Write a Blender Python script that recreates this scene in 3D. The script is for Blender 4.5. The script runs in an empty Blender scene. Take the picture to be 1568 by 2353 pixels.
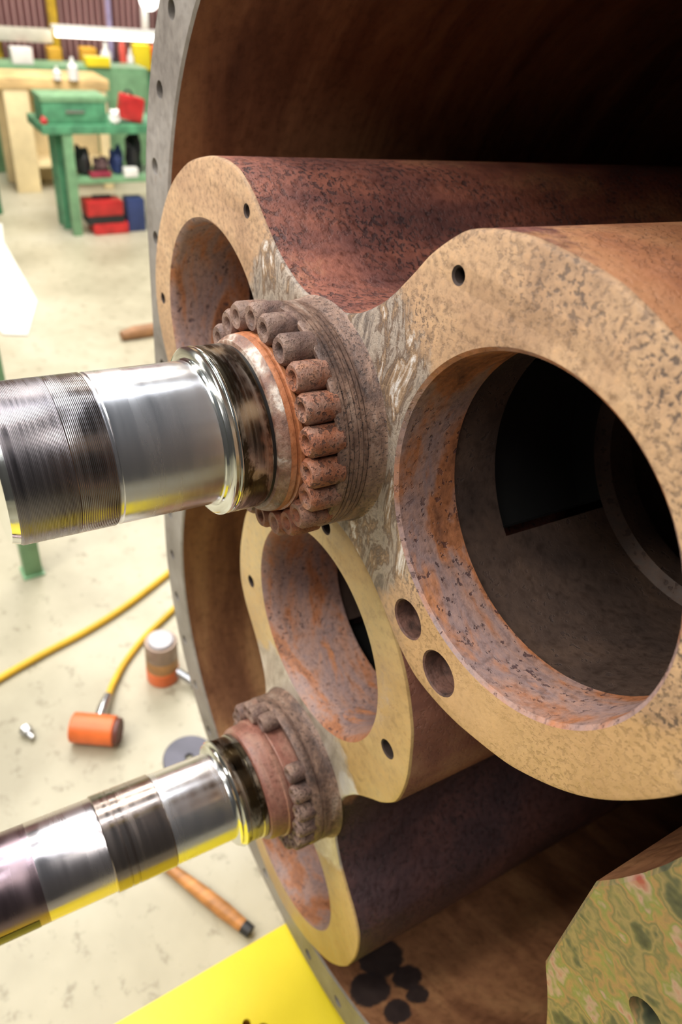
import bpy, bmesh, math, random
from mathutils import Vector, Matrix
from mathutils.geometry import tessellate_polygon

S = 0.3                      # one drawing unit in metres
PI = math.pi
SC = bpy.context.scene
COL = SC.collection
rnd = random.Random(7)

# ------------------------------------------------------------ camera
cam_d = bpy.data.cameras.new('camera'); cam = bpy.data.objects.new('camera', cam_d); COL.objects.link(cam)
RIGHT = Vector((0.52646788, 0.84433103, 0.09968289))
DOWN = Vector((0.55656404, -0.25363237, -0.7911429))
FWD = Vector((-0.6427037, 0.47199124, -0.60345358))
M = Matrix((RIGHT, -DOWN, -FWD)).transposed().to_4x4()
M.translation = Vector((2.00712, -1.33077, 1.37873)) * S
cam.matrix_world = M
cam_d.sensor_fit = 'HORIZONTAL'; cam_d.sensor_width = 24.0; cam_d.lens = 24.0 * 1684.36 / 1568
cam_d.clip_start = 0.02; cam_d.clip_end = 100
cam_d.dof.use_dof = True; cam_d.dof.focus_distance = 2.35 * S; cam_d.dof.aperture_fstop = 4.5
SC.camera = cam

# ------------------------------------------------------------ world, lamps, exposure
W = bpy.data.worlds.new('hall_light'); SC.world = W; W.use_nodes = True
wn = W.node_tree.nodes; wl = W.node_tree.links
bg = wn['Background']; bg.inputs['Strength'].default_value = 0.16
tc = wn.new('ShaderNodeTexCoord'); sx = wn.new('ShaderNodeSeparateXYZ'); cr = wn.new('ShaderNodeValToRGB')
wl.new(tc.outputs['Generated'], sx.inputs[0]); wl.new(sx.outputs['Z'], cr.inputs[0]); wl.new(cr.outputs[0], bg.inputs[0])
cr.color_ramp.elements[0].position = 0.0; cr.color_ramp.elements[0].color = (0.45, 0.42, 0.38, 1)
cr.color_ramp.elements[1].position = 1.0; cr.color_ramp.elements[1].color = (0.75, 0.80, 0.85, 1)
e = cr.color_ramp.elements.new(0.45); e.color = (0.55, 0.52, 0.50, 1)


def area(name, loc, target, sx_, sy_, power, col):
    d = bpy.data.lights.new(name, 'AREA'); d.shape = 'RECTANGLE'; d.size = sx_ * S; d.size_y = sy_ * S
    d.energy = power; d.color = col
    o = bpy.data.objects.new(name, d); COL.objects.link(o)
    o.location = Vector(loc) * S
    o.rotation_euler = (Vector(target) - Vector(loc)).to_track_quat('-Z', 'Y').to_euler()
    return o


WARM = (1.0, 0.93, 0.84); COOL = (0.93, 0.96, 1.0)
area('hall_lamp_key', (-3.0, -9.0, 7.0), (0, 0, -1), 2.0, 10.0, 135, WARM)
area('added_side_light', (4.5, -6.5, 8.5), (-1.0, 0, -1.5), 4.0, 3.0, 45, WARM)  # unseen light added to reach the casing's left wall from above
area('added_row_light', (-4.0, 0.0, 10.0), (-4, 0, 0), 1.2, 16.0, 65, COOL)  # unseen overhead strip added for the stripes on the shafts
area('added_far_light', (-12.0, 2.0, 10.0), (-12, 2, 0), 3.0, 18.0, 250, WARM)  # unseen overhead light added to brighten the far floor
area('added_bench_light', (-22.0, 5.0, 8.0), (-24, 5, -3), 4.0, 18.0, 300, WARM)  # unseen overhead light added above the benches
area('added_strip_a', (-7.0, -2.0, 9.0), (-1, -2, 0), 0.4, 14.0, 50, COOL)  # narrow strip added for long reflections along the shafts
area('added_strip_b', (3.0, -4.0, 10.0), (0, -2, 0), 0.4, 14.0, 40, COOL)  # second added strip, also there for the shaft reflections
area('added_low_light', (-9.0, -7.0, 1.0), (0, 0, -2.5), 1.0, 6.0, 14, WARM)  # added low light from the left, no fixture behind it

SC.view_settings.view_transform = 'Standard'; SC.view_settings.look = 'None'
SC.view_settings.exposure = 0.0; SC.view_settings.gamma = 1.0
SC.view_settings.use_curve_mapping = False


# ------------------------------------------------------------ materials
def ramp(nt, stops):
    r = nt.nodes.new('ShaderNodeValToRGB')
    els = r.color_ramp.elements
    els[0].position = stops[0][0]; els[0].color = (*stops[0][1], 1)
    els[1].position = stops[-1][0]; els[1].color = (*stops[-1][1], 1)
    for p_, c_ in stops[1:-1]:
        k = els.new(p_); k.color = (*c_, 1)
    return r


def mixc(nt, fac, a, b, mode='MIX'):
    m = nt.nodes.new('ShaderNodeMix'); m.data_type = 'RGBA'; m.blend_type = mode
    for sock, v in ((m.inputs[0], fac), (m.inputs[6], a), (m.inputs[7], b)):
        if isinstance(v, (int, float)): sock.default_value = v
        elif isinstance(v, tuple): sock.default_value = (*v, 1)
        else: nt.links.new(v, sock)
    return m.outputs[2]


def maths(nt, op, a, b=None, clamp=False):
    m = nt.nodes.new('ShaderNodeMath'); m.operation = op; m.use_clamp = clamp
    for s_, v in ((m.inputs[0], a), (m.inputs[1], b)):
        if v is None: continue
        if isinstance(v, (int, float)): s_.default_value = v
        else: nt.links.new(v, s_)
    return m.outputs[0]


def coords(nt, stretch=(1, 1, 1), off=(0, 0, 0)):
    t = nt.nodes.new('ShaderNodeTexCoord'); m = nt.nodes.new('ShaderNodeMapping')
    m.inputs['Scale'].default_value = tuple(q / S for q in stretch)
    m.inputs['Location'].default_value = off
    nt.links.new(t.outputs['Object'], m.inputs['Vector'])
    return m.outputs[0]


def noise(nt, vec, scale, detail=4, rough=0.55, dist=0.0):
    n = nt.nodes.new('ShaderNodeTexNoise'); nt.links.new(vec, n.inputs['Vector'])
    n.inputs['Scale'].default_value = scale; n.inputs['Detail'].default_value = detail
    n.inputs['Roughness'].default_value = rough; n.inputs['Distortion'].default_value = dist
    return n.outputs['Fac']


def sphere_mask(nt, vec, c, r0, r1):
    """1 inside r0, 0 outside r1 (object units)"""
    d = nt.nodes.new('ShaderNodeVectorMath'); d.operation = 'DISTANCE'
    nt.links.new(vec, d.inputs[0]); d.inputs[1].default_value = c
    mr = nt.nodes.new('ShaderNodeMapRange'); nt.links.new(d.outputs['Value'], mr.inputs[0])
    mr.inputs[1].default_value = r0; mr.inputs[2].default_value = r1
    mr.inputs[3].default_value = 1; mr.inputs[4].default_value = 0
    return mr.outputs[0]


def newmat(name):
    m = bpy.data.materials.new(name); m.use_nodes = True
    nt = m.node_tree; return m, nt, nt.nodes['Principled BSDF']


def plain(name, col, rough=0.5, metal=0.0, var=0.12, scale=3.0, bump=0.0, bscale=20, stretch=(1, 1, 1), emit=None):
    m, nt, b = newmat(name)
    v = coords(nt, stretch); n = noise(nt, v, scale)
    dark = tuple(c * (1 - var * 2) for c in col); lite = tuple(min(1, c * (1 + var)) for c in col)
    r = ramp(nt, [(0.3, dark), (0.7, lite)]); nt.links.new(n, r.inputs[0])
    nt.links.new(r.outputs[0], b.inputs['Base Color'])
    b.inputs['Roughness'].default_value = rough; b.inputs['Metallic'].default_value = metal
    if bump:
        bn = nt.nodes.new('ShaderNodeBump'); bn.inputs['Strength'].default_value = bump
        bn.inputs['Distance'].default_value = 0.01 * S
        nt.links.new(noise(nt, v, bscale), bn.inputs['Height']); nt.links.new(bn.outputs[0], b.inputs['Normal'])
    if emit:
        b.inputs['Emission Color'].default_value = (*col, 1); b.inputs['Emission Strength'].default_value = emit
    return m


def cast(name, stops, scale=2.0, fine=28.0, pits=None, rough=0.75, metal=0.0, bump=0.6, stretch=(1, 1, 1), fine_amt=0.35,
         masks=(), bdist=0.012, pitzone=None):
    """rusty cast metal: broad colour clouds, fine grain, pits with a colour of their own, and shaped stains"""
    m, nt, b = newmat(name)
    v = coords(nt, stretch); v0 = coords(nt)
    big = noise(nt, v, scale, 6, 0.62, 0.4)
    r = ramp(nt, stops); nt.links.new(big, r.inputs[0]); c = r.outputs[0]
    g = noise(nt, v0, fine, 5, 0.65)
    gr = ramp(nt, [(0.3, (0.45, 0.42, 0.40)), (0.5, (1, 1, 1)), (0.72, (1.25, 1.2, 1.12))]); nt.links.new(g, gr.inputs[0])
    c = mixc(nt, fine_amt * 2, c, gr.outputs[0], 'MULTIPLY')
    h = maths(nt, 'MULTIPLY', g, 0.5)
    if pits:
        pcol, psc, thr, amt = pits
        pn = noise(nt, v0, psc, 3, 0.6)
        pm = nt.nodes.new('ShaderNodeMapRange'); nt.links.new(pn, pm.inputs[0])
        pm.inputs[1].default_value = thr; pm.inputs[2].default_value = thr + 0.05
        zone = noise(nt, v0, 2.3, 3)
        zr = nt.nodes.new('ShaderNodeMapRange'); nt.links.new(zone, zr.inputs[0])
        zr.inputs[1].default_value = 0.36; zr.inputs[2].default_value = 0.56
        f = maths(nt, 'MULTIPLY', maths(nt, 'MULTIPLY', pm.outputs[0], zr.outputs[0]), amt)
        if pitzone: f = maths(nt, 'MULTIPLY', f, sphere_mask(nt, v0, *pitzone))
        c = mixc(nt, f, c, pcol)
        h = maths(nt, 'SUBTRACT', h, maths(nt, 'MULTIPLY', f, 0.8))
    met = metal
    for (cen, r0, r1, stops2, sc2, st2, amt2, metal2) in masks:
        vv = coords(nt, st2)
        mk = sphere_mask(nt, v0, cen, r0, r1)
        edge = noise(nt, v0, 7, 5, 0.7)
        mk = maths(nt, 'ADD', mk, maths(nt, 'MULTIPLY', maths(nt, 'SUBTRACT', edge, 0.5), 1.6), False)
        sm = nt.nodes.new('ShaderNodeMapRange'); nt.links.new(mk, sm.inputs[0])
        sm.inputs[1].default_value = 0.35; sm.inputs[2].default_value = 0.65; sm.inputs[4].default_value = amt2
        r2 = ramp(nt, stops2); nt.links.new(noise(nt, vv, sc2, 6 if metal2 else 3, 0.7 if metal2 else 0.55, 0.8 if metal2 else 0.1), r2.inputs[0])
        c = mixc(nt, sm.outputs[0], c, r2.outputs[0])
        if metal2: met = maths(nt, 'MULTIPLY', sm.outputs[0], metal2)
    nt.links.new(c, b.inputs['Base Color'])
    if isinstance(met, (int, float)): b.inputs['Metallic'].default_value = met
    else: nt.links.new(met, b.inputs['Metallic'])
    rr = ramp(nt, [(0.3, (rough - 0.15,) * 3), (0.7, (min(1, rough + 0.12),) * 3)]); nt.links.new(g, rr.inputs[0])
    nt.links.new(rr.outputs[0], b.inputs['Roughness'])
    bn = nt.nodes.new('ShaderNodeBump'); bn.inputs['Strength'].default_value = bump
    bn.inputs['Distance'].default_value = bdist * S
    nt.links.new(h, bn.inputs['Height']); nt.links.new(bn.outputs[0], b.inputs['Normal'])
    return m


def steel(name, col, rough=0.18, streak=0.25, stain=None, thread=None, ring=60):
    """turned steel, streaked around its own axis (object Y)"""
    m, nt, b = newmat(name)
    v = coords(nt, (1, ring, 1)); v2 = coords(nt)
    n1 = noise(nt, v, 1.2, 4)
    r = ramp(nt, [(0.25, tuple(q * (1 - streak) for q in col)), (0.75, col)]); nt.links.new(n1, r.inputs[0])
    c = r.outputs[0]; rgh = rough
    rr = ramp(nt, [(0.3, (rough * 0.7,) * 3), (0.7, (rough * 1.5,) * 3)]); nt.links.new(n1, rr.inputs[0])
    if stain:
        scol, ssc, thr = stain
        sn = noise(nt, coords(nt, (1, 3.0, 1)), ssc, 5, 0.65, 0.6)
        f = nt.nodes.new('ShaderNodeMapRange'); nt.links.new(sn, f.inputs[0])
        f.inputs[1].default_value = thr - 0.04; f.inputs[2].default_value = thr + 0.04
        c = mixc(nt, f.outputs[0], c, scol)
    nt.links.new(c, b.inputs['Base Color']); nt.links.new(rr.outputs[0], b.inputs['Roughness'])
    b.inputs['Metallic'].default_value = 1.0
    bn = nt.nodes.new('ShaderNodeBump'); bn.inputs['Distance'].default_value = 0.004 * S
    if thread:
        w = nt.nodes.new('ShaderNodeTexWave'); w.wave_type = 'BANDS'; w.bands_direction = 'Y'
        nt.links.new(v2, w.inputs['Vector']); w.inputs['Scale'].default_value = thread
        bn.inputs['Strength'].default_value = 0.30; nt.links.new(w.outputs['Fac'], bn.inputs['Height'])
    else:
        bn.inputs['Strength'].default_value = 0.04; nt.links.new(n1, bn.inputs['Height'])
    nt.links.new(bn.outputs[0], b.inputs['Normal'])
    return m


GREYS = [(0.28, (0.05, 0.04, 0.035)), (0.40, (0.20, 0.17, 0.15)), (0.48, (0.42, 0.36, 0.30)), (0.54, (0.14, 0.10, 0.08)), (0.60, (0.34, 0.23, 0.14)), (0.68, (0.80, 0.78, 0.76))]
face_up = cast('pitted_tan_face', [(0.25, (0.20, 0.115, 0.065)), (0.42, (0.34, 0.21, 0.12)), (0.58, (0.46, 0.30, 0.17)), (0.8, (0.56, 0.41, 0.27))],
               scale=1.6, fine=38, pits=((0.06, 0.042, 0.035), 58, 0.525, 0.85), rough=0.62, bump=0.35, fine_amt=0.45, pitzone=((0.9, 0, 0.25), 0.9, 1.75),
               masks=[((1.35, 0, -0.75), 0.55, 1.0, [(0.3, (0.44, 0.26, 0.10)), (0.7, (0.60, 0.37, 0.16))], 3.0, (1, 1, 1), 0.6, 0),
                      ((0.0, 0, 0.0), 0.60, 0.78, GREYS, 5.0, (2.2, 1, 0.8), 0.9, 0.55)])
face_low = cast('yellow_tan_face', [(0.25, (0.33, 0.20, 0.075)), (0.45, (0.47, 0.31, 0.13)), (0.65, (0.54, 0.40, 0.18)), (0.8, (0.60, 0.48, 0.28))],
                scale=1.4, fine=26, pits=((0.30, 0.17, 0.07), 24, 0.60, 0.35), rough=0.45, bump=0.2, fine_amt=0.2,
                masks=[((0.0, 0, 0.0), 0.56, 0.70, [(0.3, (0.30, 0.26, 0.21)), (0.5, (0.55, 0.50, 0.42)), (0.75, (0.78, 0.74, 0.68))], 4.0, (2, 1, 1), 0.9, 0.45),
                       ((0.46, 0.055, 0.32), 0.05, 0.13, [(0.3, (0.62, 0.60, 0.57)), (0.7, (0.85, 0.84, 0.82))], 4.0, (1, 1, 1), 0.95, 0)])
side_rust = cast('red_brown_casting', [(0.25, (0.05, 0.022, 0.022)), (0.42, (0.14, 0.052, 0.042)), (0.54, (0.25, 0.088, 0.058)), (0.64, (0.40, 0.19, 0.10)), (0.8, (0.50, 0.28, 0.15))],
                 scale=1.7, fine=34, pits=((0.03, 0.018, 0.02), 45, 0.54, 0.8), rough=0.52, bump=0.9, stretch=(1, 0.45, 1), fine_amt=0.5,
                 masks=[((1.45, 0.7, 0.7), 0.75, 1.1, [(0.3, (0.17, 0.06, 0.035)), (0.5, (0.33, 0.14, 0.065)), (0.7, (0.44, 0.23, 0.11))], 3.0, (1, 0.5, 1), 0.9, 0)])
side_shaded = cast('shaded_purple_casting', [(0.25, (0.022, 0.014, 0.018)), (0.45, (0.055, 0.03, 0.034)), (0.58, (0.10, 0.045, 0.042)), (0.75, (0.20, 0.09, 0.06))],  # rotor side with its shade painted in; upper lobe kept brighter
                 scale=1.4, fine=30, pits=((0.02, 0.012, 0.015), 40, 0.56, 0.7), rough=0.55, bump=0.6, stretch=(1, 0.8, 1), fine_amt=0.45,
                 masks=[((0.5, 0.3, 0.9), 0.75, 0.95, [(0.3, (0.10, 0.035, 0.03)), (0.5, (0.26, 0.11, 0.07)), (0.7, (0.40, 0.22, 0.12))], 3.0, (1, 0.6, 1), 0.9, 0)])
bore_rust = cast('bore_rust', [(0.28, (0.12, 0.05, 0.03)), (0.42, (0.36, 0.14, 0.06)), (0.50, (0.32, 0.19, 0.15)), (0.58, (0.25, 0.17, 0.16)), (0.68, (0.42, 0.17, 0.07)), (0.8, (0.36, 0.27, 0.25))],
                 scale=2.2, fine=40, pits=((0.05, 0.025, 0.03), 34, 0.60, 0.8), rough=0.55, bump=0.6, stretch=(1, 2.5, 1))
cavity_mat = cast('cavity_shade_brown', [(0.25, (0.025, 0.015, 0.012)), (0.5, (0.06, 0.036, 0.026)), (0.75, (0.11, 0.065, 0.042))],
                  scale=2.5, fine=30, pits=((0.02, 0.012, 0.012), 30, 0.6, 0.6), rough=0.7, bump=0.5)  # shade inside the hollow lobe is painted into this darkened brown
wall_rust = cast('casing_wall_rust', [(0.25, (0.09, 0.036, 0.018)), (0.42, (0.17, 0.072, 0.034)), (0.56, (0.26, 0.12, 0.055)), (0.72, (0.38, 0.20, 0.09))],
                 scale=1.2, fine=22, rough=0.5, bump=0.3, stretch=(1, 3.0, 0.6), fine_amt=0.25,
                 masks=[(cc, r0, r0 + 0.06, [(0.3, (0.012, 0.010, 0.012)), (0.7, (0.03, 0.022, 0.022))], 3.0, (1, 1, 1), 0.95, 0)
                        for cc, r0 in (((0.86, 0.49, -3.76), 0.07), ((0.80, 0.25, -3.79), 0.10), ((0.99, 0.46, -3.68), 0.045), ((1.0, 0.29, -3.67), 0.06), ((0.66, 0.44, -3.85), 0.12))])
flange_mat = cast('flange_grey', [(0.25, (0.10, 0.085, 0.075)), (0.45, (0.21, 0.19, 0.17)), (0.65, (0.29, 0.27, 0.25)), (0.85, (0.36, 0.24, 0.16))],
                  scale=2.0, fine=20, rough=0.5, bump=0.3, metal=0.1, fine_amt=0.2,
                  masks=[((2.3, 0.1, -1.3), 1.1, 1.3, [(0.30, (0.02, 0.025, 0.02)), (0.40, (0.08, 0.085, 0.045)), (0.46, (0.25, 0.19, 0.08)), (0.51, (0.13, 0.125, 0.055)), (0.56, (0.30, 0.18, 0.075)), (0.61, (0.17, 0.19, 0.055)), (0.66, (0.36, 0.24, 0.17)), (0.74, (0.30, 0.07, 0.05))], 7.0, (1, 1, 1), 1.0, 0)])
collar_mat = cast('collar_rust_grey', [(0.28, (0.045, 0.032, 0.03)), (0.44, (0.14, 0.085, 0.065)), (0.56, (0.24, 0.15, 0.11)), (0.72, (0.42, 0.32, 0.26))],
                  scale=4.5, fine=44, pits=((0.04, 0.03, 0.03), 90, 0.58, 0.8), rough=0.5, bump=0.7, metal=0.2, fine_amt=0.45, stretch=(1, 2.5, 1))
tube_mat = cast('tube_rust', [(0.3, (0.12, 0.04, 0.025)), (0.45, (0.30, 0.105, 0.05)), (0.58, (0.26, 0.14, 0.10)), (0.7, (0.42, 0.19, 0.10))], scale=9.0, fine=60, pits=((0.05, 0.025, 0.02), 60, 0.56, 0.8), rough=0.65, bump=1.0, fine_amt=0.5)
tube_grey = cast('tube_grey_rust', [(0.3, (0.07, 0.045, 0.04)), (0.45, (0.17, 0.10, 0.08)), (0.58, (0.26, 0.17, 0.13)), (0.7, (0.30, 0.15, 0.10))], scale=9.0, fine=60, pits=((0.04, 0.025, 0.02), 60, 0.56, 0.8), rough=0.65, bump=1.0, fine_amt=0.5)
ring_rust = cast('ring_orange_rust', [(0.25, (0.22, 0.075, 0.035)), (0.5, (0.42, 0.15, 0.06)), (0.75, (0.50, 0.26, 0.15))], scale=3.0, fine=45, rough=0.45, bump=0.5, stretch=(1, 5, 1))
ring_dull = cast('ring_dull_rust', [(0.25, (0.14, 0.06, 0.045)), (0.5, (0.26, 0.11, 0.08)), (0.75, (0.32, 0.18, 0.13))], scale=3.0, fine=45, rough=0.4, bump=0.5, stretch=(1, 5, 1))
oxide = cast('pale_oxide_edge', [(0.3, (0.07, 0.035, 0.025)), (0.46, (0.20, 0.10, 0.07)), (0.56, (0.30, 0.20, 0.15)), (0.66, (0.60, 0.54, 0.48))], scale=10, fine=50, rough=0.5, bump=0.6)
st_bright = steel('bright_turned_steel', (0.80, 0.80, 0.83), 0.22, 0.06, ring=12)
st_ring = steel('polished_ring_steel', (0.78, 0.80, 0.76), 0.12, 0.15)
st_dark = steel('dark_threaded_steel', (0.26, 0.24, 0.26), 0.26, 0.35, thread=75)
st_mid = steel('dull_turned_steel', (0.36, 0.34, 0.35), 0.22, 0.3, thread=60)
st_stain = steel('stained_chrome', (0.62, 0.60, 0.54), 0.24, 0.45, stain=((0.09, 0.075, 0.05), 3.6, 0.52))
st_band = steel('brown_ground_band', (0.40, 0.34, 0.31), 0.20, 0.15, ring=25)
st_long = steel('long_ground_steel', (0.66, 0.61, 0.62), 0.22, 0.08, ring=8)
st_end = steel('purple_brown_steel', (0.30, 0.22, 0.24), 0.25, 0.15, ring=8)
black_gap = plain('recess_black', (0.012, 0.012, 0.012), 0.35)  # flat black; carries the painted shade of the recess walls
black_hole = plain('dark_hole_rust', (0.035, 0.02, 0.015), 0.8, var=0.3, scale=12)
hole_rust = cast('drilled_hole_rust', [(0.35, (0.035, 0.018, 0.014)), (0.65, (0.15, 0.07, 0.05))], scale=14, fine=50, rough=0.7, bump=0.8)


# ------------------------------------------------------------ mesh helpers
def sk(x, y, z):
    """the machine's axis leans a little against its end plane"""
    return (x + 0.030 * y, y, z - 0.035 * y)


def link(name, bm, mat, parent=None, loc=(0, 0, 0), smooth=True, mats=None):
    me = bpy.data.meshes.new(name)
    bmesh.ops.recalc_face_normals(bm, faces=bm.faces[:]) if not getattr(bm, 'keep', False) else None
    for f_ in bm.faces: f_.smooth = smooth
    bm.transform(Matrix.Scale(S, 4)); bm.to_mesh(me); bm.free()
    if smooth: me.set_sharp_from_angle(angle=math.radians(38))
    for m_ in (mats or [mat]): me.materials.append(m_)
    o = bpy.data.objects.new(name, me); COL.objects.link(o); o.location = Vector(loc) * S
    if parent: o.parent = parent
    return o


def thing(name, label, cat, loc=(0, 0, 0), rz=0.0, group=None):
    o = bpy.data.objects.new(name, None); COL.objects.link(o); o.location = Vector(loc) * S
    o.rotation_euler = (0, 0, rz); o.empty_display_size = 0.05
    o['label'] = label; o['category'] = cat
    if group: o['group'] = group
    return o


def tag(o, label, cat, group=None):
    o['label'] = label; o['category'] = cat
    if group: o['group'] = group
    return o


def struct(o):
    o['kind'] = 'structure'; return o


def offset(loop, d):
    """move a closed 2D loop outwards (counter-clockwise loop, d > 0 grows)"""
    n = len(loop); out = []
    for i in range(n):
        a, b, c = Vector(loop[i - 1]), Vector(loop[i]), Vector(loop[(i + 1) % n])
        t1 = (b - a); t2 = (c - b)
        if t1.length < 1e-9 or t2.length < 1e-9: out.append(tuple(b)); continue
        t1.normalize(); t2.normalize(); t = t1 + t2
        if t.length < 1e-6: out.append(tuple(b)); continue
        t.normalize(); nrm = Vector((t.y, -t.x)); k = max(0.5, nrm.dot(Vector((t1.y, -t1.x))))
        out.append(tuple(b + nrm * d / k))
    return out


def ccw(loop):
    a = sum(loop[i - 1][0] * loop[i][1] - loop[i][0] * loop[i - 1][1] for i in range(len(loop)))
    return loop if a > 0 else loop[::-1]


def circle(cx, cz, r, n=48, a0=0.0):
    return [(cx + r * math.cos(a0 + 2 * PI * i / n), cz + r * math.sin(a0 + 2 * PI * i / n)) for i in range(n)]


def cap(bm, loops, y, fn=sk):
    vs = [[bm.verts.new(fn(p[0], y, p[1])) for p in l] for l in loops]
    flat = [v for l in vs for v in l]
    for t in tessellate_polygon([[Vector((p[0], p[1], 0)) for p in l] for l in loops]):
        try: bm.faces.new([flat[i] for i in t])
        except ValueError: pass
    return vs


def ringv(bm, loop, y, fn=sk):
    return [bm.verts.new(fn(p[0], y, p[1])) for p in loop]


def bridge(bm, a, b):
    n = len(a)
    for i in range(n):
        bm.faces.new((a[i], a[(i + 1) % n], b[(i + 1) % n], b[i]))


def lathe(bm, prof, n=96, c=(0, 0), close=False, fn=sk, a0=0.0):
    """prof: (radius, y) list turned about the machine's axis"""
    rings = []
    for r, y in prof:
        if r < 1e-6: rings.append([bm.verts.new(fn(c[0], y, c[1]))])
        else: rings.append(ringv(bm, circle(c[0], c[1], r, n, a0), y, fn))
    prs = list(zip(rings[:-1], rings[1:]))
    if close: prs.append((rings[-1], rings[0]))
    for a, b in prs:
        if len(a) == 1 and len(b) == 1: continue
        if len(a) == 1:
            for i in range(n): bm.faces.new((a[0], b[(i + 1) % n], b[i]))
        elif len(b) == 1:
            for i in range(n): bm.faces.new((a[i], a[(i + 1) % n], b[0]))
        else: bridge(bm, a, b)
    return rings


def add_box(bm, x0, x1, y0, y1, z0, z1, bev=0.0):
    r = bmesh.ops.create_cube(bm, size=1.0)
    for v in r['verts']:
        v.co = Vector(((x0 + x1) / 2 + v.co.x * (x1 - x0), (y0 + y1) / 2 + v.co.y * (y1 - y0), (z0 + z1) / 2 + v.co.z * (z1 - z0)))
    if bev:
        es = set(e_ for v in r['verts'] for e_ in v.link_edges)
        bmesh.ops.bevel(bm, geom=list(es), offset=bev, segments=2, affect='EDGES', profile=0.6)


def box(name, mat, parent, x0, x1, y0, y1, z0, z1, bev=0.02, loc=(0, 0, 0)):
    bm = bmesh.new(); add_box(bm, x0, x1, y0, y1, z0, z1, bev); return link(name, bm, mat, parent, loc)


def catmull(P, n=10):
    out = []
    for i in range(len(P) - 1):
        p0 = P[max(0, i - 1)]; p1 = P[i]; p2 = P[i + 1]; p3 = P[min(len(P) - 1, i + 2)]
        for k in range(n):
            t = k / n
            out.append(tuple(0.5 * (2 * b + (c - a) * t + (2 * a - 5 * b + 4 * c - d) * t * t + (-a + 3 * b - 3 * c + d) * t ** 3)
                             for a, b, c, d in zip(p0, p1, p2, p3)))
    out.append(tuple(P[-1])); return out


def tube(bm, pts, r, n=10, caps=True):
    pts = [Vector(p) for p in pts]; rings = []
    up = Vector((0, 0, 1)); rr = r if isinstance(r, (list, tuple)) else [r] * len(pts)
    for i, p in enumerate(pts):
        t = (pts[min(i + 1, len(pts) - 1)] - pts[max(i - 1, 0)]).normalized()
        a = t.cross(up)
        if a.length < 1e-3: a = t.cross(Vector((1, 0, 0)))
        a.normalize(); b = t.cross(a)
        rings.append([bm.verts.new(p + (a * math.cos(2 * PI * k / n) + b * math.sin(2 * PI * k / n)) * rr[i]) for k in range(n)])
    for a, b in zip(rings[:-1], rings[1:]): bridge(bm, a, b)
    if caps: bm.faces.new(rings[0][::-1]); bm.faces.new(rings[-1])


# ------------------------------------------------------------ machine dimensions
O1 = (0.0, 0.0); O2 = (0.0, -2.1889); RC = 1.79
PH1 = 0.12796; PH2 = -0.01479
HALF = [(0, .41), (.1, .412), (.2, .435), (.3, .485), (.38, .54), (.47, .62), (.55, .695), (.65, .76), (.72, .782), (.8, .793), (.88, .795), (.95, .79),
        (1.1, .765), (1.2, .735), (1.35, .66), (1.47, .57), (1.58, .45), (1.67, .32), (1.735, .165), (1.763, 0)]


def lobe_outline(O, ang, sc=1.0):
    h = catmull([(-0.1, .412)] + HALF + [(1.735, -.165)], 6)
    h = [p for p in h if p[0] >= -1e-6 and p[1] >= -1e-6]
    q = h + [(u, -v) for u, v in h[::-1][1:]]                 # right half, top to bottom
    q = q + [(-u, -v) for u, v in q[1:-1]]
    # order: right half clockwise from the top waist, then left half
    q = ccw(q); c, s = math.cos(ang), math.sin(ang)
    return [(O[0] + sc * (u * c - v * s), O[1] + sc * (u * s + v * c)) for u, v in q]


# ------------------------------------------------------------ casing (housing shell with flange)
def casing_loop(grow=0.0, flat=1.6, n=40):
    r = RC + grow; dz = math.sqrt(RC * RC - flat * flat)
    a = math.atan2(dz, flat)
    top = [(O1[0] + r * math.cos(-a + (PI + 2 * a) * i / n), O1[1] + r * math.sin(-a + (PI + 2 * a) * i / n)) for i in range(n + 1)]
    bot = [(O2[0] + r * math.cos(PI - a + (PI + 2 * a) * i / n), O2[1] + r * math.sin(PI - a + (PI + 2 * a) * i / n)) for i in range(n + 1)]
    return top + bot


def stadium(r, n=40):
    return [(r * math.cos(PI * i / n), r * math.sin(PI * i / n)) for i in range(n + 1)] + \
           [(O2[0] + r * math.cos(PI + PI * i / n), O2[1] + r * math.sin(PI + PI * i / n)) for i in range(n + 1)]


casing = thing('blower_casing', 'large rusty double-bore blower casing with drilled grey flange, open end around both rotors', 'machine casing')
# inner wall
bm = bmesh.new(); L = casing_loop(n=64)
a = ringv(bm, L, 0.112); b = ringv(bm, L, 8.2); bridge(bm, a, b)
bm.faces.new([bm.verts.new(v.co) for v in b])
c0 = stadium(1.97, 64); c = ringv(bm, c0, 0.30); d = ringv(bm, c0, 8.4); bridge(bm, d, c); bm.faces.new(d[::-1])
link('casing_wall', bm, wall_rust, casing)
# flange plate with bolt holes
FO = stadium(2.12, 60); holes = []
per = []
for k in range(0, 40):
    s_ = 0.385 * k
    for side in (1, -1):
        if s_ < PI * 1.98 / 2: per.append((side * 1.98 * math.sin(s_ / 1.98), 1.98 * math.cos(s_ / 1.98)))
        elif s_ < PI * 1.98 / 2 + 2.1889: per.append((side * 1.98, -(s_ - PI * 1.98 / 2)))
        elif s_ < PI * 1.98 + 2.1889:
            aa = (s_ - PI * 1.98 / 2 - 2.1889) / 1.98
            per.append((side * 1.98 * math.cos(aa), O2[1] - 1.98 * math.sin(aa)))
per = [p for i, p in enumerate(per) if all(math.hypot(p[0] - q[0], p[1] - q[1]) > 0.15 for q in per[:i])]
per = [p for p in per if not (p[0] > 1.5 and -1.9 < p[1] < -0.2)] + [(1.915, -1.06), (1.915, -1.75)]
for p in per: holes.append(circle(p[0], p[1], 0.055 if p[0] > 1.8 and -1.9 < p[1] < -.9 else 0.036, 20))
bm = bmesh.new()
cb = 0.012
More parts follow.
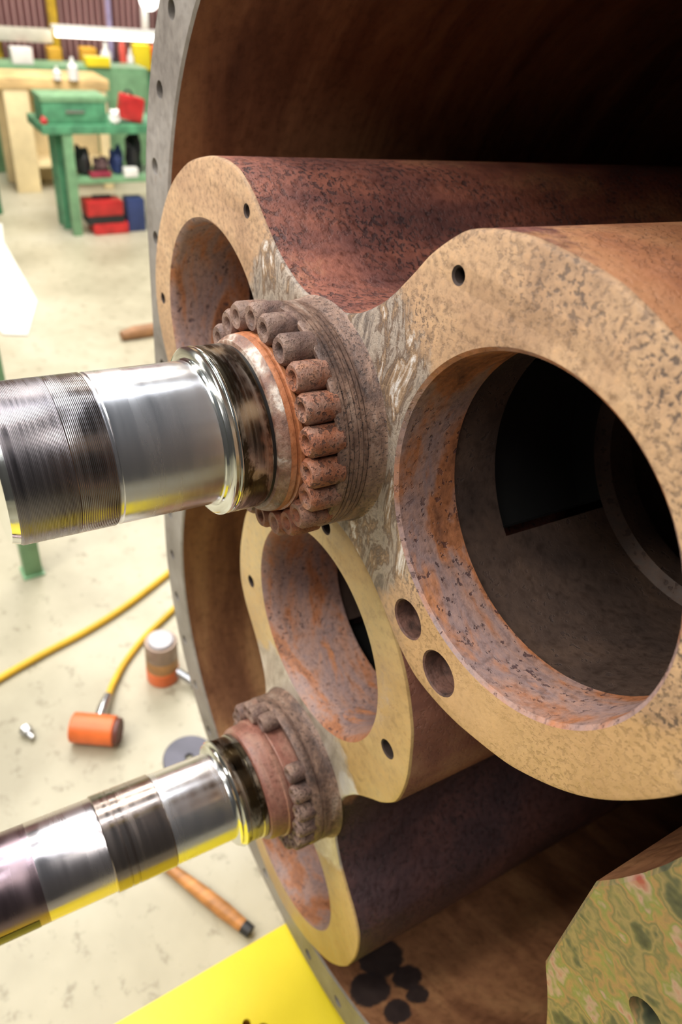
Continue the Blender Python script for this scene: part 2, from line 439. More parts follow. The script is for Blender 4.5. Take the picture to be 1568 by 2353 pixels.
fr = cap(bm, [offset(FO, -cb), offset(L, cb)] + [offset(ccw(h), cb * 0.4) for h in holes], 0.10)
o1 = ringv(bm, FO, 0.10 + cb); bridge(bm, fr[0], o1); o2 = ringv(bm, FO, 0.30); bridge(bm, o1, o2)
i1 = ringv(bm, L, 0.10 + cb); bridge(bm, i1, fr[1])
bk = cap(bm, [FO, stadium(1.97, 64)], 0.30)
for h, v in zip(holes, fr[2:]):
    w = ringv(bm, h, 0.29); bridge(bm, w, v)
    w2 = ringv(bm, h, 0.29); bm.faces.new(w2)
link('flange', bm, flange_mat, casing)


# ------------------------------------------------------------ rotors
def lobe_cavity(parent, cx, cz, y0, r, hub, land_mat, chamfer=0.012, land=0.25, inner_shift=0.0):
    """bore land, hollow lobe behind it with its opening towards the hub, and the rear rib"""
    cm = bmesh.new()
    lathe(cm, [(r + chamfer, y0), (r, y0 + chamfer), (r - inner_shift, y0 + chamfer + inner_shift * 2), (r - inner_shift, y0 + land)], 112, (cx, cz))
    link('bore_land', cm, land_mat, parent)
    bm = bmesh.new(); n = 112; w = math.radians(38)
    ra = r - inner_shift
    prof = [(ra, y0 + land), (r + .035, y0 + land + .015), (r + .035, y0 + .47), (r + .035, y0 + 1.0), (r - .02, y0 + 1.03), (r - .02, y0 + 1.16), (r + .05, y0 + 1.2), (r + .05, 6.6), (0, 6.6)]
    rings = []
    for rr, yy in prof:
        rings.append([bm.verts.new(sk(cx, yy, cz))] if rr == 0 else ringv(bm, circle(cx, cz, rr, n, hub), yy))
    for j, (a, b) in enumerate(zip(rings[:-1], rings[1:])):
        for i in range(n):
            th = (i + 0.5) * 2 * PI / n; th = th if th < PI else th - 2 * PI
            if len(b) == 1: bm.faces.new((a[i], a[(i + 1) % n], b[0])); continue
            if j == 2 and abs(th) < w: continue
            bm.faces.new((a[i], a[(i + 1) % n], b[(i + 1) % n], b[i]))
    # recess towards the hub
    k = int(w / (2 * PI / n)); idx = [i % n for i in range(-k, k + 1)]
    aA = [rings[2][i] for i in idx]; aB = [rings[3][i] for i in idx]
    R2 = 0.68; oA = []; oB = []
    for i in idx:
        th = hub + i * 2 * PI / n if i < n / 2 else hub + (i - n) * 2 * PI / n
        oA.append(bm.verts.new(sk(cx + R2 * math.cos(th), y0 + .46, cz + R2 * math.sin(th))))
        oB.append(bm.verts.new(sk(cx + R2 * math.cos(th), y0 + 1.0, cz + R2 * math.sin(th))))
    m = len(idx)
    for i in range(m - 1):
        bm.faces.new((aA[i], aA[i + 1], oA[i + 1], oA[i])); bm.faces.new((aB[i + 1], aB[i], oB[i], oB[i + 1]))
    for i in range(m - 1):
        bm.faces.new((oA[i], oA[i + 1], oB[i + 1], oB[i]))
    for i in (0, m - 1): bm.faces.new((aA[i], oA[i], oB[i], aB[i]))
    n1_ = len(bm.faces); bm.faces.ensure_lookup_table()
    for f_ in bm.faces[n1_ - 3 * (m - 1) - 2:]: f_.material_index = 1  # recess walls coloured black, their shade painted in
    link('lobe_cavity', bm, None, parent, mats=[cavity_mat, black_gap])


def rotor_body(root, O, ang, y0, small, fmat, y1=7.8, smat=None):
    """O in the machine frame; the root sits at O"""
    prof = lobe_outline((0, 0), ang); r = 0.527; ch = 0.012
    c, s = math.cos(ang), math.sin(ang); cen = [(c, s), (-c, -s)]
    bm = bmesh.new(); cb = 0.016
    loops = [offset(prof, -cb)] + [circle(a[0], a[1], r + ch, 112, math.atan2(-a[1], -a[0])) for a in cen] + [circle(h[0], h[1], h[2] + .006, 28) for h in small]
    fr = cap(bm, loops, y0)
    for f_ in bm.faces: f_.material_index = 0
    nf = len(bm.faces)
    a1 = ringv(bm, offset(prof, -cb * 0.3), y0 + cb * 0.3); bridge(bm, fr[0], a1)
    a2 = ringv(bm, prof, y0 + cb); bridge(bm, a1, a2)
    nf2 = len(bm.faces)
    bm.faces.ensure_lookup_table()
    ys = [y0 + cb, 0.5, 1.2, 2.4, y1]; prev = a2
    for y in ys[1:]:
        nx = ringv(bm, prof, y); bridge(bm, prev, nx); prev = nx
    bm.faces.new(prev[::-1])
    bm.faces.ensure_lookup_table()
    for f_ in bm.faces[nf2:]: f_.material_index = 1
    body = link('lobed_body', bm, None, root, mats=[fmat, smat or side_rust])
    for h in small:
        hm = bmesh.new(); dp = h[3]
        lathe(hm, [(h[2] + .006, y0), (h[2], y0 + .006), (h[2], y0 + dp), (0, y0 + dp + .02)], 28, (h[0], h[1]))
        link('drilled_hole', hm, hole_rust if h[2] > 0.05 else black_hole, body)
    return body


r1 = thing('blower_rotor', 'upper two-lobed rusty rotor with pitted tan end face and the thicker steel shaft', 'rotor', (O1[0], 0, O1[1]), group='blower rotors')
body1 = rotor_body(r1, O1, PH1, 0.0, [(.582, .737, .021, .2), (.672, -.469, .072, .07), (.872, -.548, .080, .07), (-.667, .549, .022, .2), (-1.634, -.17, .024, .2),
                                      (1.50, .44, .0, .0)][:5], face_up)
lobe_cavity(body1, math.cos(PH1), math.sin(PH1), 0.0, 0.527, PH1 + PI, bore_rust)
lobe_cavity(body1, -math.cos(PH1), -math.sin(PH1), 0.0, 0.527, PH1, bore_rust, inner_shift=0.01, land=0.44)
Y2 = 0.055
r2 = thing('blower_rotor', 'lower two-lobed rusty rotor with smooth yellowish end face and the thinner steel shaft', 'rotor', (O2[0], 0, O2[1]), group='blower rotors')
dz = -O2[1]
body2 = rotor_body(r2, O2, PH2 + PI / 2, Y2, [(-.629, -1.398 + dz, .030, .2), (.022, -.535 + dz, .033, .2), (.663, -1.286 + dz, .040, .2), (.629, 1.398 - dz, .030, .2)][:3], face_low, smat=side_shaded)
u2 = (-math.sin(PH2), math.cos(PH2))
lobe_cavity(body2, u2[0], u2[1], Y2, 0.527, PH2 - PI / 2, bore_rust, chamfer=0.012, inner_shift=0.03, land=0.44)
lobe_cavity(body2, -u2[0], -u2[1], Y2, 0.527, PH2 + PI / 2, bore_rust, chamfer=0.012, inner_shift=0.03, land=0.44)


def part_lathe(name, prof, mat, parent, c, n=96):
    bm = bmesh.new(); lathe(bm, prof, n, c); return link(name, bm, mat, parent)


def roller(parent, cx, cz, y0, y1, r, hr, mat, oval=1.0):
    bm = bmesh.new()
    lathe(bm, [(hr * .9, y1 - .02), (hr, y0 + .008), (hr + .006, y0), (r - .010, y0 - .002), (r, y0 + .012), (r * 1.01, (y0 + y1) / 2), (r * .97, y1)], 22, (cx, cz))
    o = link('hollow_roller', bm, mat, parent)
    return o


# ---- upper shaft
C1 = (0.0, 0.012)
collar = part_lathe('collar', [(.424, .004), (.416, -.006), (.413, -.05), (.410, -.054), (.409, -.068), (.405, -.069), (.405, -.072), (.411, -.073), (.411, -.086), (.406, -.087), (.406, -.090), (.412, -.091), (.412, -.104), (.407, -.105), (.407, -.108), (.412, -.109), (.412, -.122), (.407, -.123), (.407, -.126), (.411, -.127), (.411, -.138), (.406, -.139), (.406, -.142), (.413, -.145), (.413, -.170), (.408, -.178), (.396, -.180), (.390, -.165), (.33, -.165)], collar_mat, r1, C1, 120)
for i in range(22):
    a = math.radians(2.8 + 360 / 22 * i) + rnd.uniform(-.008, .008)
    rust = -80 < ((math.degrees(a) + 180) % 360 - 180) < 62
    roller(collar, C1[0] + .372 * math.cos(a), C1[1] + .372 * math.sin(a), -.272 + rnd.uniform(-.008, .006), -.160, .0515, .020, tube_mat if rust else tube_grey)
shaft1 = part_lathe('shaft', [(.248, -.50), (.248, -.825), (.244, -.829), (.244, -.835), (.247, -.838), (.247, -.95)], st_bright, r1, C1)
part_lathe('inner_ring', [(.30, -.16), (.322, -.165), (.322, -.235), (.312, -.240), (.312, -.250), (.321, -.256), (.321, -.268), (.314, -.272), (.314, -.280), (.319, -.284), (.316, -.306), (.300, -.309)], ring_rust, shaft1, C1)
part_lathe('scaled_edge', [(.317, -.304), (.312, -.318), (.302, -.326), (.298, -.338), (.27, -.340)], oxide, shaft1, C1)
part_lathe('black_groove', [(.283, -.30), (.283, -.352)], black_gap, shaft1, C1)  # black band in the gap between scaled edge and sleeve
part_lathe('sleeve', [(.27, -.350), (.287, -.352), (.290, -.358), (.290, -.455), (.288, -.457)], st_stain, shaft1, C1)
part_lathe('shoulder_ring', [(.288, -.456), (.291, -.458), (.292, -.464), (.290, -.468), (.284, -.469), (.284, -.473), (.291, -.474), (.291, -.484), (.284, -.490), (.256, -.492), (.254, -.500), (.247, -.504)], st_ring, shaft1, C1)
part_lathe('dull_band', [(.2465, -.838), (.2495, -.842), (.2495, -.955)], st_mid, shaft1, C1)
part_lathe('threaded_end', [(.2495, -.955), (.2495, -1.120), (.244, -1.128)], st_dark, shaft1, C1)
part_lathe('shaft_tip', [(.244, -1.128), (.236, -1.150), (.15, -1.152), (0, -1.152)], st_ring, shaft1, C1)

# ---- lower shaft
C2 = (.035, -.015)
collar2 = part_lathe('collar', [(.432, .056), (.424, .045), (.416, .025), (.414, .01), (.412, -.03), (.403, -.034), (.403, -.042), (.413, -.046), (.414, -.075), (.405, -.088),
                                (.395, -.088), (.392, -.07), (.33, -.07)], collar_mat, r2, C2, 120)
for i in range(22):
    dg = (5 + 360 / 22 * i) % 360
    if 62 < dg < 92: continue
    a = math.radians(dg)
    roller(collar2, C2[0] + .362 * math.cos(a), C2[1] + .362 * math.sin(a), -.165 + rnd.uniform(-.014, .01), -.065, .050, .020, tube_grey)
shaft2 = part_lathe('shaft', [(.231, -.42), (.231, -.745)], st_bright, r2, C2)
part_lathe('inner_ring', [(.30, -.06), (.316, -.065), (.318, -.150), (.314, -.155), (.320, -.165), (.320, -.185), (.312, -.19), (.308, -.25), (.300, -.275), (.27, -.280)], ring_dull, shaft2, C2)
part_lathe('sleeve', [(.262, -.275), (.275, -.280), (.282, -.284), (.282, -.305), (.276, -.308), (.276, -.375), (.280, -.380), (.280, -.392)], st_stain, shaft2, C2)
part_lathe('shoulder_ring', [(.280, -.392), (.284, -.396), (.284, -.404), (.272, -.410), (.268, -.416), (.270, -.424), (.258, -.432), (.244, -.436), (.230, -.438)], st_ring, shaft2, C2)
part_lathe('ground_band', [(.231, -.745), (.236, -.75), (.236, -.93), (.233, -.932), (.233, -.937), (.236, -.939), (.236, -.965), (.233, -.967), (.233, -.971), (.236, -.973), (.236, -1.035), (.231, -1.04)], st_band, shaft2, C2)
part_lathe('plain_length', [(.231, -1.04), (.229, -1.045), (.229, -1.34)], st_long, shaft2, C2)
part_lathe('key_seat_end', [(.229, -1.34), (.2285, -1.345), (.2285, -2.6), (.215, -2.62), (0, -2.62)], st_end, shaft2, C2)
bm = bmesh.new(); nk = 8
for side in (0,):
    vs = []
    for y in (-1.385, -2.35):
        vs.append([bm.verts.new(sk(C2[0] + .2305 * math.cos(math.radians(t)), y, C2[1] + .2305 * math.sin(math.radians(t)))) for t in range(-26, 6, 4)])
    for i in range(len(vs[0]) - 1): bm.faces.new((vs[0][i], vs[0][i + 1], vs[1][i + 1], vs[1][i]))
link('keyway', bm, black_gap, shaft2)

# ------------------------------------------------------------ room
FZ = -6.0
floor_m, nt, b = newmat('stained_concrete')
v = coords(nt); n1 = noise(nt, v, 0.35, 5, 0.6); n2 = noise(nt, v, 4.5, 5, 0.7)
r_ = ramp(nt, [(0.3, (0.32, 0.29, 0.20)), (0.5, (0.45, 0.415, 0.30)), (0.7, (0.54, 0.51, 0.40))]); nt.links.new(n1, r_.inputs[0])
sp = ramp(nt, [(0.30, (0.50, 0.47, 0.42)), (0.44, (1, 1, 1)), (1.0, (1, 1, 1))]); nt.links.new(n2, sp.inputs[0])
nt.links.new(mixc(nt, 0.8, r_.outputs[0], sp.outputs[0], 'MULTIPLY'), b.inputs['Base Color'])
b.inputs['Roughness'].default_value = 0.42
bm = bmesh.new(); add_box(bm, -33, 14, -16, 26, FZ - 0.5, FZ)
struct(link('floor', bm, floor_m, smooth=False))

wall_m, nt, b = newmat('maroon_ribbed_wall')
v = coords(nt); w = nt.nodes.new('ShaderNodeTexWave'); w.bands_direction = 'Y'; w.inputs['Scale'].default_value = 1.3; w.inputs['Distortion'].default_value = 0.4
nt.links.new(v, w.inputs['Vector'])
r_ = ramp(nt, [(0.2, (0.16, 0.06, 0.06)), (0.6, (0.36, 0.17, 0.17)), (0.9, (0.48, 0.28, 0.27))]); nt.links.new(w.outputs['Fac'], r_.inputs[0])
nt.links.new(r_.outputs[0], b.inputs['Base Color']); b.inputs['Roughness'].default_value = 0.6
bn = nt.nodes.new('ShaderNodeBump'); bn.inputs['Distance'].default_value = 0.15 * S; nt.links.new(w.outputs['Fac'], bn.inputs['Height']); nt.links.new(bn.outputs[0], b.inputs['Normal'])
bm = bmesh.new(); add_box(bm, -33, -32, -16, 26, FZ, 9)
struct(link('wall_back', bm, wall_m, smooth=False))

green = plain('green_enamel', (0.09, 0.30, 0.16), 0.4, var=0.2)
green_lt = plain('pale_green_enamel', (0.19, 0.37, 0.20), 0.4, var=0.12)
green_dk = plain('dark_green_steel', (0.04, 0.20, 0.09), 0.45, var=0.25)
pine = plain('pine_board', (0.80, 0.55, 0.25), 0.55, var=0.18, scale=1.2, stretch=(1, 1, 4))
pine_lt = plain('pale_pine_board', (0.88, 0.72, 0.42), 0.55, var=0.1, scale=1.2)
yellow = plain('yellow_gloss_paint', (0.90, 0.72, 0.03), 0.35, var=0.06, scale=1.0, bump=0.1)
yel_post = plain('yellow_post_paint', (0.60, 0.38, 0.02), 0.5, var=0.2)
red = plain('red_enamel', (0.55, 0.03, 0.03), 0.4, var=0.2)
orange = plain('orange_enamel', (0.80, 0.17, 0.04), 0.4, var=0.12)
black = plain('black_rubber', (0.02, 0.02, 0.022), 0.5)
blue = plain('navy_plastic', (0.03, 0.05, 0.16), 0.5)
white = plain('white_plastic', (0.85, 0.85, 0.82), 0.5, var=0.04)
cream = plain('cream_painted_steel', (0.62, 0.60, 0.50), 0.5, var=0.08)
lampglow = plain('lit_tube', (1.0, 0.98, 0.92), 0.4, var=0.0, emit=4.0)
wood = plain('hickory_handle', (0.55, 0.24, 0.07), 0.45, var=0.25, scale=3, stretch=(3, 1, 1))
wood_brown = plain('brown_wood_offcut', (0.36, 0.18, 0.08), 0.6, var=0.25)
hose_m = plain('yellow_hose_rubber', (0.75, 0.46, 0.03), 0.4, var=0.08)
zinc = plain('zinc_fitting', (0.55, 0.56, 0.58), 0.25, metal=0.9, var=0.1)
grey_plate = plain('grey_washer_steel', (0.10, 0.10, 0.13), 0.45, metal=0.4, var=0.15)
amber = plain('tan_cylinder_paint', (0.46, 0.24, 0.09), 0.45, var=0.25)
rust_spot = plain('rusty_drilling', (0.42, 0.18, 0.01), 0.7, var=0.3)
lilac = plain('lilac_conduit', (0.36, 0.30, 0.50), 0.5)

# ---- yellow stand under the casing
st = thing('support_beam', 'bright yellow painted steel support beam with rust-edged drilling under the casing', 'support', (0, 0, FZ))
TZ = -4.34 - FZ
BX0 = 0.0
bm = bmesh.new()
loops = [[(BX0, -3.2), (2.6, -3.2), (2.6, 3.0), (BX0, 3.0)], circle(0.535, -0.35, 0.06, 24), circle(0.43, -0.42, 0.028, 20)]
fnz = lambda x, y, z: (x, z, y)
t = cap(bm, loops, TZ, fnz); bb = cap(bm, loops, TZ - 0.14, fnz)
for a_, b_ in zip(t, bb): bridge(bm, a_, b_)
link('top_flange', bm, yellow, st, smooth=False)
box('web_plate', yellow, st, 1.2, 1.36, -3.2, 3.0, 0.12, TZ - .14, 0)
box('bottom_flange', yellow, st, BX0, 2.6, -3.2, 3.0, 0.0, 0.12, 0.01)
bm = bmesh.new(); lathe(bm, [(0.059, 0), (0.059, 0.10), (0, 0.10)], 24, fn=lambda x, y, z: (x, z, -y)); link('drilled_hole', bm, rust_spot, st, (0.535, -0.35, TZ - .03))
bm = bmesh.new(); lathe(bm, [(0.027, 0), (0.027, 0.10), (0, 0.10)], 20, fn=lambda x, y, z: (x, z, -y)); link('drilled_hole', bm, rust_spot, st, (0.43, -0.42, TZ - .03))

# ---- floor items
oc = thing('hydraulic_cylinder', 'orange hydraulic cylinder lying on its side on the floor at the hose end', 'hydraulic cylinder', (-3.40, -0.38, FZ + .17), math.radians(60))
AX = lambda x, y, z: (y, x, z)
bm = bmesh.new(); lathe(bm, [(0, -.27), (.155, -.27), (.17, -.255), (.17, .20), (.155, .215), (.15, .215)], 40, fn=AX); link('cylinder_body', bm, orange, oc)
bm = bmesh.new(); lathe(bm, [(.150, .215), (.150, .26), (.135, .27), (.12, .262), (0, .258)], 40, fn=AX); link('end_ring', bm, plain('dark_rust_ring', (0.14, 0.04, 0.03), 0.5), oc)
oc.rotation_euler = (0, 0, math.radians(56))

jk = thing('hydraulic_jack', 'upright hydraulic jack with grey steel ram and orange base beside the flange', 'jack', (-3.92, 0.60, FZ))
fz = lambda x, y, z: (x, z, y)
bm = bmesh.new(); lathe(bm, [(0, 0), (.19, 0), (.20, .02), (.20, .20), (.19, .21), (.19, .21)], 40, fn=fz); link('jack_base', bm, orange, jk)
bm = bmesh.new(); lathe(bm, [(.19, .20), (.195, .22), (.195, .38), (.19, .39)], 40, fn=fz); link('jack_barrel', bm, amber, jk)
bm = bmesh.new(); lathe(bm, [(.19, .385), (.195, .40), (.195, .62), (.185, .64), (.155, .64)], 40, fn=fz); link('jack_collar', bm, plain('taupe_steel', (0.33, 0.24, 0.19), 0.4, metal=0.3), jk)
bm = bmesh.new(); lathe(bm, [(.158, .60), (.155, .66), (.145, .67), (0, .67)], 40, fn=fz); link('ram', bm, plain('ram_steel', (0.34, 0.33, 0.35), 0.4, metal=0.4), jk)
bm = bmesh.new(); tube(bm, [(.12, .12, .16), (.26, .22, .11), (.36, .28, .08)], [.05, .055, .05], 16); link('inlet_coupling', bm, zinc, jk)
bm = bmesh.new(); tube(bm, [(.35, .27, .09), (.46, .34, .085)], .085, 6); link('hex_nut', bm, zinc, jk)


def hose(name, pts, r, label, mat=hose_m):
    bm = bmesh.new(); tube(bm, catmull(pts, 10), r, 12); return tag(link(name, bm, mat), label, 'hose')


hz = FZ + 0.05
hose('air_hose', [(-4.3, -2.3, hz), (-4.55, -1.6, hz), (-4.72, -1.15, hz), (-4.88, -.6, hz), (-5.03, 0.0, hz), (-5.25, .6, hz), (-5.6, 1.31, hz), (-6.1, 2.2, hz), (-6.5, 3.4, hz)], 0.045,
     'long yellow hose curving across the floor to the left edge of the photo')
h2 = hose('hydraulic_hose', [(-5.6, 2.3, hz), (-5.2, 1.6, hz), (-4.88, 1.09, hz), (-4.6, .62, hz), (-4.30, .25, hz), (-4.02, .01, hz + .03), (-3.85, -.1, hz + .06), (-3.78, -.145, hz + .08)], 0.040,
          'short yellow hose running behind the upright jack to the orange cylinder')
bm = bmesh.new(); tube(bm, [(-3.84, -.11, hz + .07), (-3.75, -.17, hz + .09), (-3.66, -.23, hz + .10), (-3.53, -.31, hz + .12)], [.045, .055, .065, .06], 12); link('hose_coupling', bm, zinc, h2)

bm = bmesh.new(); lathe(bm, [(.05, 0), (.05, .05), (.28, .05), (.29, .04), (.29, 0)], 44, close=True, fn=fz)
tag(link('steel_washer', bm, grey_plate, None, (-2.66, .42, FZ)), 'round dark grey steel disc with centre hole lying on the floor', 'washer')
bm = bmesh.new(); tube(bm, [(0, 0, .05), (.09, .02, .06)], [.075, .06], 6); tube(bm, [(.09, .02, .06), (.16, .05, .05)], .035, 10)
tag(link('loose_bolt', bm, zinc, None, (-3.86, -1.06, FZ)), 'small shiny bolt lying alone on the floor left of the orange cylinder', 'bolt')

hd = thing('hammer_handle', 'turned orange-brown wooden handle lying on the floor under the lower shaft', 'tool handle', (-1.5, -.2, FZ))
bm = bmesh.new(); tube(bm, [(-.35, -.16, .07), (0, 0, .07), (.3, .14, .075), (.55, .255, .075), (.78, .36, .07)], [.055, .055, .07, .075, .06], 16); link('grip', bm, wood, hd)
bm = bmesh.new(); tube(bm, [(.77, .355, .07), (.85, .39, .07)], [.063, .060], 16); link('dark_end', bm, black, hd)
bm = bmesh.new(); tube(bm, [(-13.3, 3.25, FZ + .12), (-13.35, 3.6, FZ + .13), (-13.4, 4.8, FZ + .13)], [.10, .15, .15], 12)
tag(link('wood_offcut', bm, wood_brown), 'brown rounded piece of wood on the far floor left of the flange', 'wood')

gp = thing('green_stand', 'green painted steel post standing on the floor behind the thick shaft end', 'stand', (-6.5, -.33, FZ))
box('post', green_lt, gp, -.12, .10, -.12, .12, .02, 4.2, 0.015)
box('foot_plate', green_lt, gp, -.15, .14, -.15, .14, 0, .03, 0.005)
bm = bmesh.new()
pts = [(-17.2, 1.4), (-15.6, .8), (-14.4, 1.0), (-14.2, 1.45), (-16, 2.1), (-20.4, 2.3), (-22.0, 2.6), (-22.5, 1.4)]
cap(bm, [pts], FZ + .03, lambda x, y, z: (x, z, y)); 
tag(link('white_sheet', bm, white, smooth=False), 'white sheet lying on the floor at the left edge of the photo', 'sheet')

# ---- green workbench
wb = thing('workbench', 'green steel workbench with lower shelf, nearest the big flange', 'workbench', (-20.5, 4.3, FZ))
box('tabletop', green, wb, -1.6, .05, -.55, 4.6, 2.72, 2.95, .02)
for x0, y0 in ((-.18, -.02), (-1.35, -.10), (-.18, 4.1), (-1.35, 4.1), (-.85, -.10)):
    box('leg', green_lt if x0 > -.3 else green, wb, x0, x0 + .2, y0, y0 + .26, 0, 2.73, .01)
box('shelf', green_lt, wb, -1.4, 0, .1, 4.2, 1.42, 1.56, .01)
tc_ = thing('tool_chest', 'long green steel tool chest standing on the green workbench', 'tool chest', (-20.6, 4.7, FZ + 2.95))
box('chest_body', green, tc_, -.9, 0, -.85, .87, 0, .56, .03); box('chest_lid', green_lt, tc_, -.93, .03, -.88, .90, .53, .68, .03)
box('chest_handle', zinc, tc_, .0, .05, -.25, .25, .28, .34, .01)
rd = thing('red_toolbox', 'upright red steel box on the green workbench beside the flange', 'box', (-20.6, 6.25, FZ + 2.95))
bm = bmesh.new(); add_box(bm, -.4, 0, -.32, .32, 0, .62, .04); bmesh.ops.rotate(bm, verts=bm.verts, cent=(0, 0, 0), matrix=Matrix.Rotation(math.radians(-12), 3, 'X')); link('box_body', bm, red, rd, (0, 0, .07))
bm = bmesh.new(); tube(bm, [(-.2, -.1, .66), (-.2, -.05, .8), (-.2, .08, .8), (-.2, .15, .66)], .03, 8); link('carry_handle', bm, black, rd)


def lump(name, mat, loc, size, label, cat, seed=1, group=None):
    bm = bmesh.new(); bmesh.ops.create_icosphere(bm, subdivisions=3, radius=1)
    rr = random.Random(seed); ph = [rr.uniform(0, 6) for _ in range(6)]
    for v_ in bm.verts:
        c_ = v_.co; k = 1 + .18 * math.sin(3 * c_.x + ph[0]) * math.cos(4 * c_.y + ph[1]) + .12 * math.sin(7 * c_.z + ph[2] + 3 * c_.x)
        v_.co = Vector((c_.x * size[0] * k, c_.y * size[1] * k, (max(c_.z, -.75) + .75) * size[2] * k))
    return tag(link(name, bm, mat, None, loc), label, cat, group)


lump('crumpled_rag', white, (-20.6, 5.78, FZ + 2.95), (.14, .13, .20), 'crumpled white rag between tool chest and red box', 'rag', 3)
lump('crumpled_rag', red, (-20.6, 3.86, FZ + 2.95), (.1, .1, .1), 'small red rag at the left end of the green workbench', 'rag', 4)
sz = FZ + 1.56
shelf_items = [('tool_bag', black, (4.90, .22, .42), 'black tool bag at the left on the workbench shelf', 'bag'),
               ('parts_bag', plain('brown_canvas', (.14, .08, .08), .7), (5.42, .20, .26), 'low brown canvas bag on the workbench shelf', 'bag'),
               ('parts_bag', blue, (5.88, .19, .40), 'navy blue bag on the workbench shelf', 'bag'),
               ('parts_bag', black, (6.40, .22, .60), 'tall black bag on the workbench shelf next to the flange', 'bag')]
for k, (nm, mt, (yy, hw, hh), lb, ct) in enumerate(shelf_items):
    lump(nm, mt, (-21.05, yy, sz), (.24, hw, hh), lb, ct, 10 + k)
box_w = box('cardboard_carton', white, None, -.12, .12, -.2, .2, 0, .25, .02, (-20.60, 6.12, sz)); tag(box_w, 'small white carton at the front of the workbench shelf', 'box')
box_r = box('parts_tray', plain('maroon_plastic', (.3, .03, .06), .5), None, -.12, .12, -.3, .3, 0, .14, .02, (-20.66, 5.25, sz)); tag(box_r, 'flat maroon tray at the front of the workbench shelf', 'tray')
tb = thing('red_tool_case', 'red tool case with black middle band on the floor under the workbench', 'tool case', (-20.5, 5.28, FZ))
box('case_base', red, tb, -.6, .1, -.42, .62, 0, .32, .04); box('middle_band', black, tb, -.57, .07, -.56, .52, .30, .55, .02)
box('case_lid', red, tb, -.6, .1, -.58, .50, .53, .95, .06); box('case_handle', black, tb, -.3, -.2, -.3, .25, .95, 1.05, .02)
bb_ = box('storage_bin', blue, None, -.3, .2, -.22, .32, 0, .95, .04, (-20.7, 6.15, FZ)); tag(bb_, 'dark blue bin on the floor right of the red tool case', 'bin')

# ---- pine bench behind
pb = thing('pine_workbench', 'pale pine plywood workbench behind the green workbench', 'workbench', (-25.2, 3.8, FZ))
box('tabletop', pine, pb, -1.6, .1, -.15, 3.3, 3.05, 3.35, .02)
box('side_panel', pine_lt, pb, -.15, .05, 0, .75, 0, 3.06, .02); box('rear_panel', pine_lt, pb, -1.5, -1.3, 0, 3.2, .0, 3.06, .01)
box('shelf', pine_lt, pb, -1.4, 0, .7, 3.2, .75, .90, .01); box('side_panel', pine_lt, pb, -.15, .05, 2.9, 3.2, 0, 3.06, .02)

gb = thing('steel_cabinet', 'pale green steel cabinet row behind the pine workbench', 'cabinet', (-27.8, 4.0, FZ))
box('cabinet_body', green_lt, gb, -1.2, 0, -1.5, 5.4, 0, 3.35, .03)
for k in range(5):
    d_ = box('door', green_lt, gb, 0, .05, -1.45 + k * 1.37, -.15 + k * 1.37, .1, 3.2, .015); box('handle', zinc, d_, .05, .12, -.35 + k * 1.37, -.28 + k * 1.37, 1.8, 2.3, .01)
lb_ = thing('side_bench', 'green steel bench frame cut by the left edge of the photo', 'bench', (-23.0, 2.6, FZ))
box('leg', green_dk, lb_, -.2, 0, -.1, .25, 0, 2.9, .01); box('leg', green_dk, lb_, -.2, 0, -2.0, -1.75, 0, 2.9, .01); box('tabletop', green, lb_, -1.4, .1, -2.2, .35, 2.9, 3.1, .02)
ZC = FZ + 3.35


def bottle(loc, r, h, mat, label):
    bm = bmesh.new(); lathe(bm, [(0, 0), (r, 0), (r, h * .6), (r * .4, h * .78), (r * .35, h), (0, h)], 20, fn=fz)
    return tag(link('bottle', bm, mat, None, loc), label, 'bottle')


for nm, mt, x, y, wy, h, lb, ct in [
    ('storage_tin', white, -28.0, 5.1, .34, .48, 'white tin at the left on the green cabinet row', 'tin'),
    ('storage_tin', yellow, -27.9, 7.6, .42, .30, 'flat yellow tin lying on the right of the cabinet row', 'tin')]:
    tag(box(nm, mt, None, -.2, .2, -wy, wy, 0, h, .03, (x, y, ZC)), lb, ct)
bottle((-25.0, 5.95, FZ + 3.35), .16, .62, white, 'white bottle standing on the pine workbench')
bottle((-25.0, 5.45, FZ + 3.35), .12, .36, white, 'short white bottle on the left of the pine workbench')

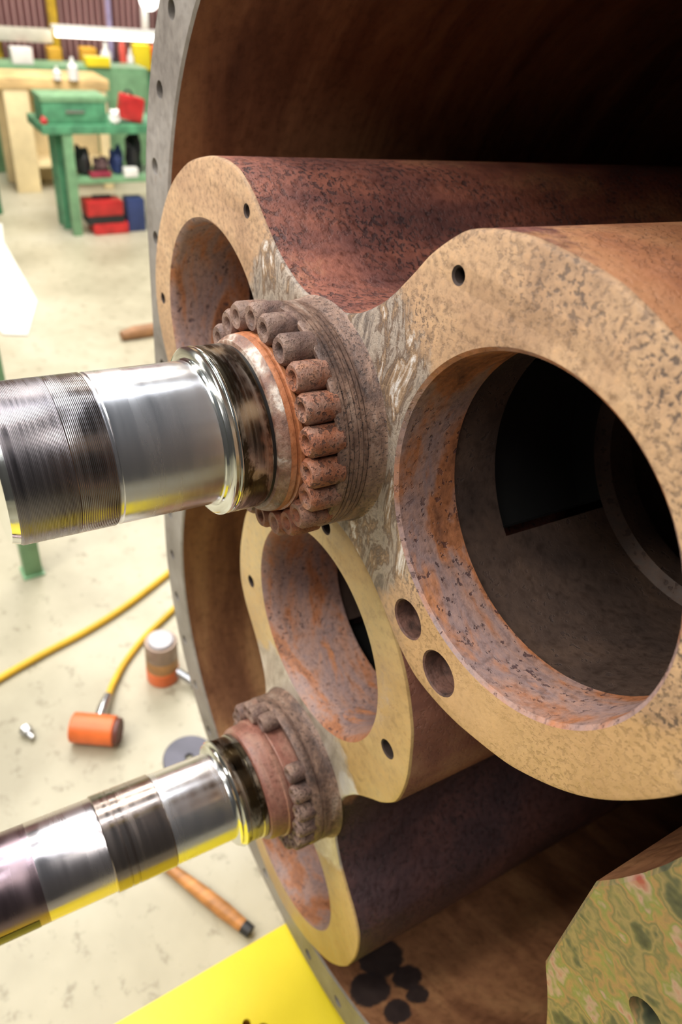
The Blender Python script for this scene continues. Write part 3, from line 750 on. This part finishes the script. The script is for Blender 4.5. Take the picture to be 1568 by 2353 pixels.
# ---- rear shelf, lamp, posts
rs = thing('wall_shelf', 'green painted shelf against the maroon wall full of bins', 'shelf', (-30.2, 7.5, FZ))
box('shelf_board', green_lt, rs, -1.2, .1, -3.2, 3.6, 2.85, 3.0, .02); box('cabinet_base', green, rs, -1.1, 0, -3.1, 3.5, 0, 2.86, .02)
zs = FZ + 3.0
for nm, mt, y, hw, h, lb, ct in [
    ('parts_bin', red, 5.72, .22, .55, 'dark red bin far left on the wall shelf', 'bin'),
    ('parts_bin', plain('ochre_plastic', (.75, .42, .04), .5), 6.72, .24, .62, 'ochre bin left of the yellow post on the wall shelf', 'bin'),
    ('parts_bin', plain('amber_plastic', (.80, .42, .04), .5), 7.95, .28, .66, 'amber bin right of the yellow post on the wall shelf', 'bin'),
    ('parts_bin', yellow, 10.0, .30, .85, 'bright yellow bin at the right end of the wall shelf', 'bin'),
    ('parts_bin', orange, 10.55, .2, .8, 'orange bin beside the bright yellow one on the wall shelf', 'bin'),
    ('parts_bin', black, 9.0, .10, .3, 'small black bin on the wall shelf', 'bin')]:
    tag(box(nm, mt, None, -.3, .2, -hw, hw, 0, h, .04, (-30.1, y, zs)), lb, ct)
bottle((-30.0, 8.60, zs), .2, .85, white, 'white bottle right of the amber bin on the wall shelf')
bottle((-30.0, 9.53, zs), .13, .7, white, 'white bottle beside the bright yellow bin')
bm = bmesh.new(); lathe(bm, [(0, 0), (.14, 0), (.12, .78), (.06, .86), (.06, .94), (0, .94)], 20, fn=fz)
tag(link('gas_bottle', bm, plain('coral_red', (.7, .08, .05), .4), None, (-30.0, 9.25, zs)), 'slim coral red cylinder between white bottles on the wall shelf', 'gas bottle')
for y, w_, lb in ((7.1, .15, 'ochre steel post in the middle of the maroon wall'), (4.98, .16, 'ochre steel post at the left edge of the photo')):
    p_ = box('steel_post', yel_post, None, -.15, .15, -w_, w_, 0, 9, .02, (-31.3, y, FZ)); tag(p_, lb, 'post')
cd = bmesh.new(); tube(cd, [(-31.7, 9.35, FZ), (-31.7, 9.35, 4)], .11, 10); tag(link('conduit', cd, lilac), 'thin lilac pipe on the maroon wall', 'pipe')
tr = box('cable_tray', cream, None, -.2, .2, -1.4, 1.1, 0, .42, .02, (-30.6, 5.7, -2.3)); tag(tr, 'cream cable tray on the wall left of the bright lamp', 'tray')
fl = thing('fluorescent_lamp', 'long glowing white fluorescent lamp above the wall shelf', 'lamp', (-30.2, 8.7, -1.95))
box('lamp_housing', white, fl, -.15, .15, -1.95, 2.0, .10, .26, .02); bm = bmesh.new(); tube(bm, [(0.12, -1.85, 0), (0.12, 1.95, 0)], .11, 12); link('lamp_tube', bm, lampglow, fl)
wl_ = thing('work_lamp', 'bright white lit work lamp beside the top of the flange', 'lamp', (-30.7, 10.45, -1.70))
box('lamp_arm', white, wl_, -.08, .08, -.15, .1, 0, .9, .02)
bm = bmesh.new(); bmesh.ops.create_uvsphere(bm, u_segments=20, v_segments=12, radius=.36); link('lamp_head', bm, lampglow, wl_, (0.1, .15, .95))
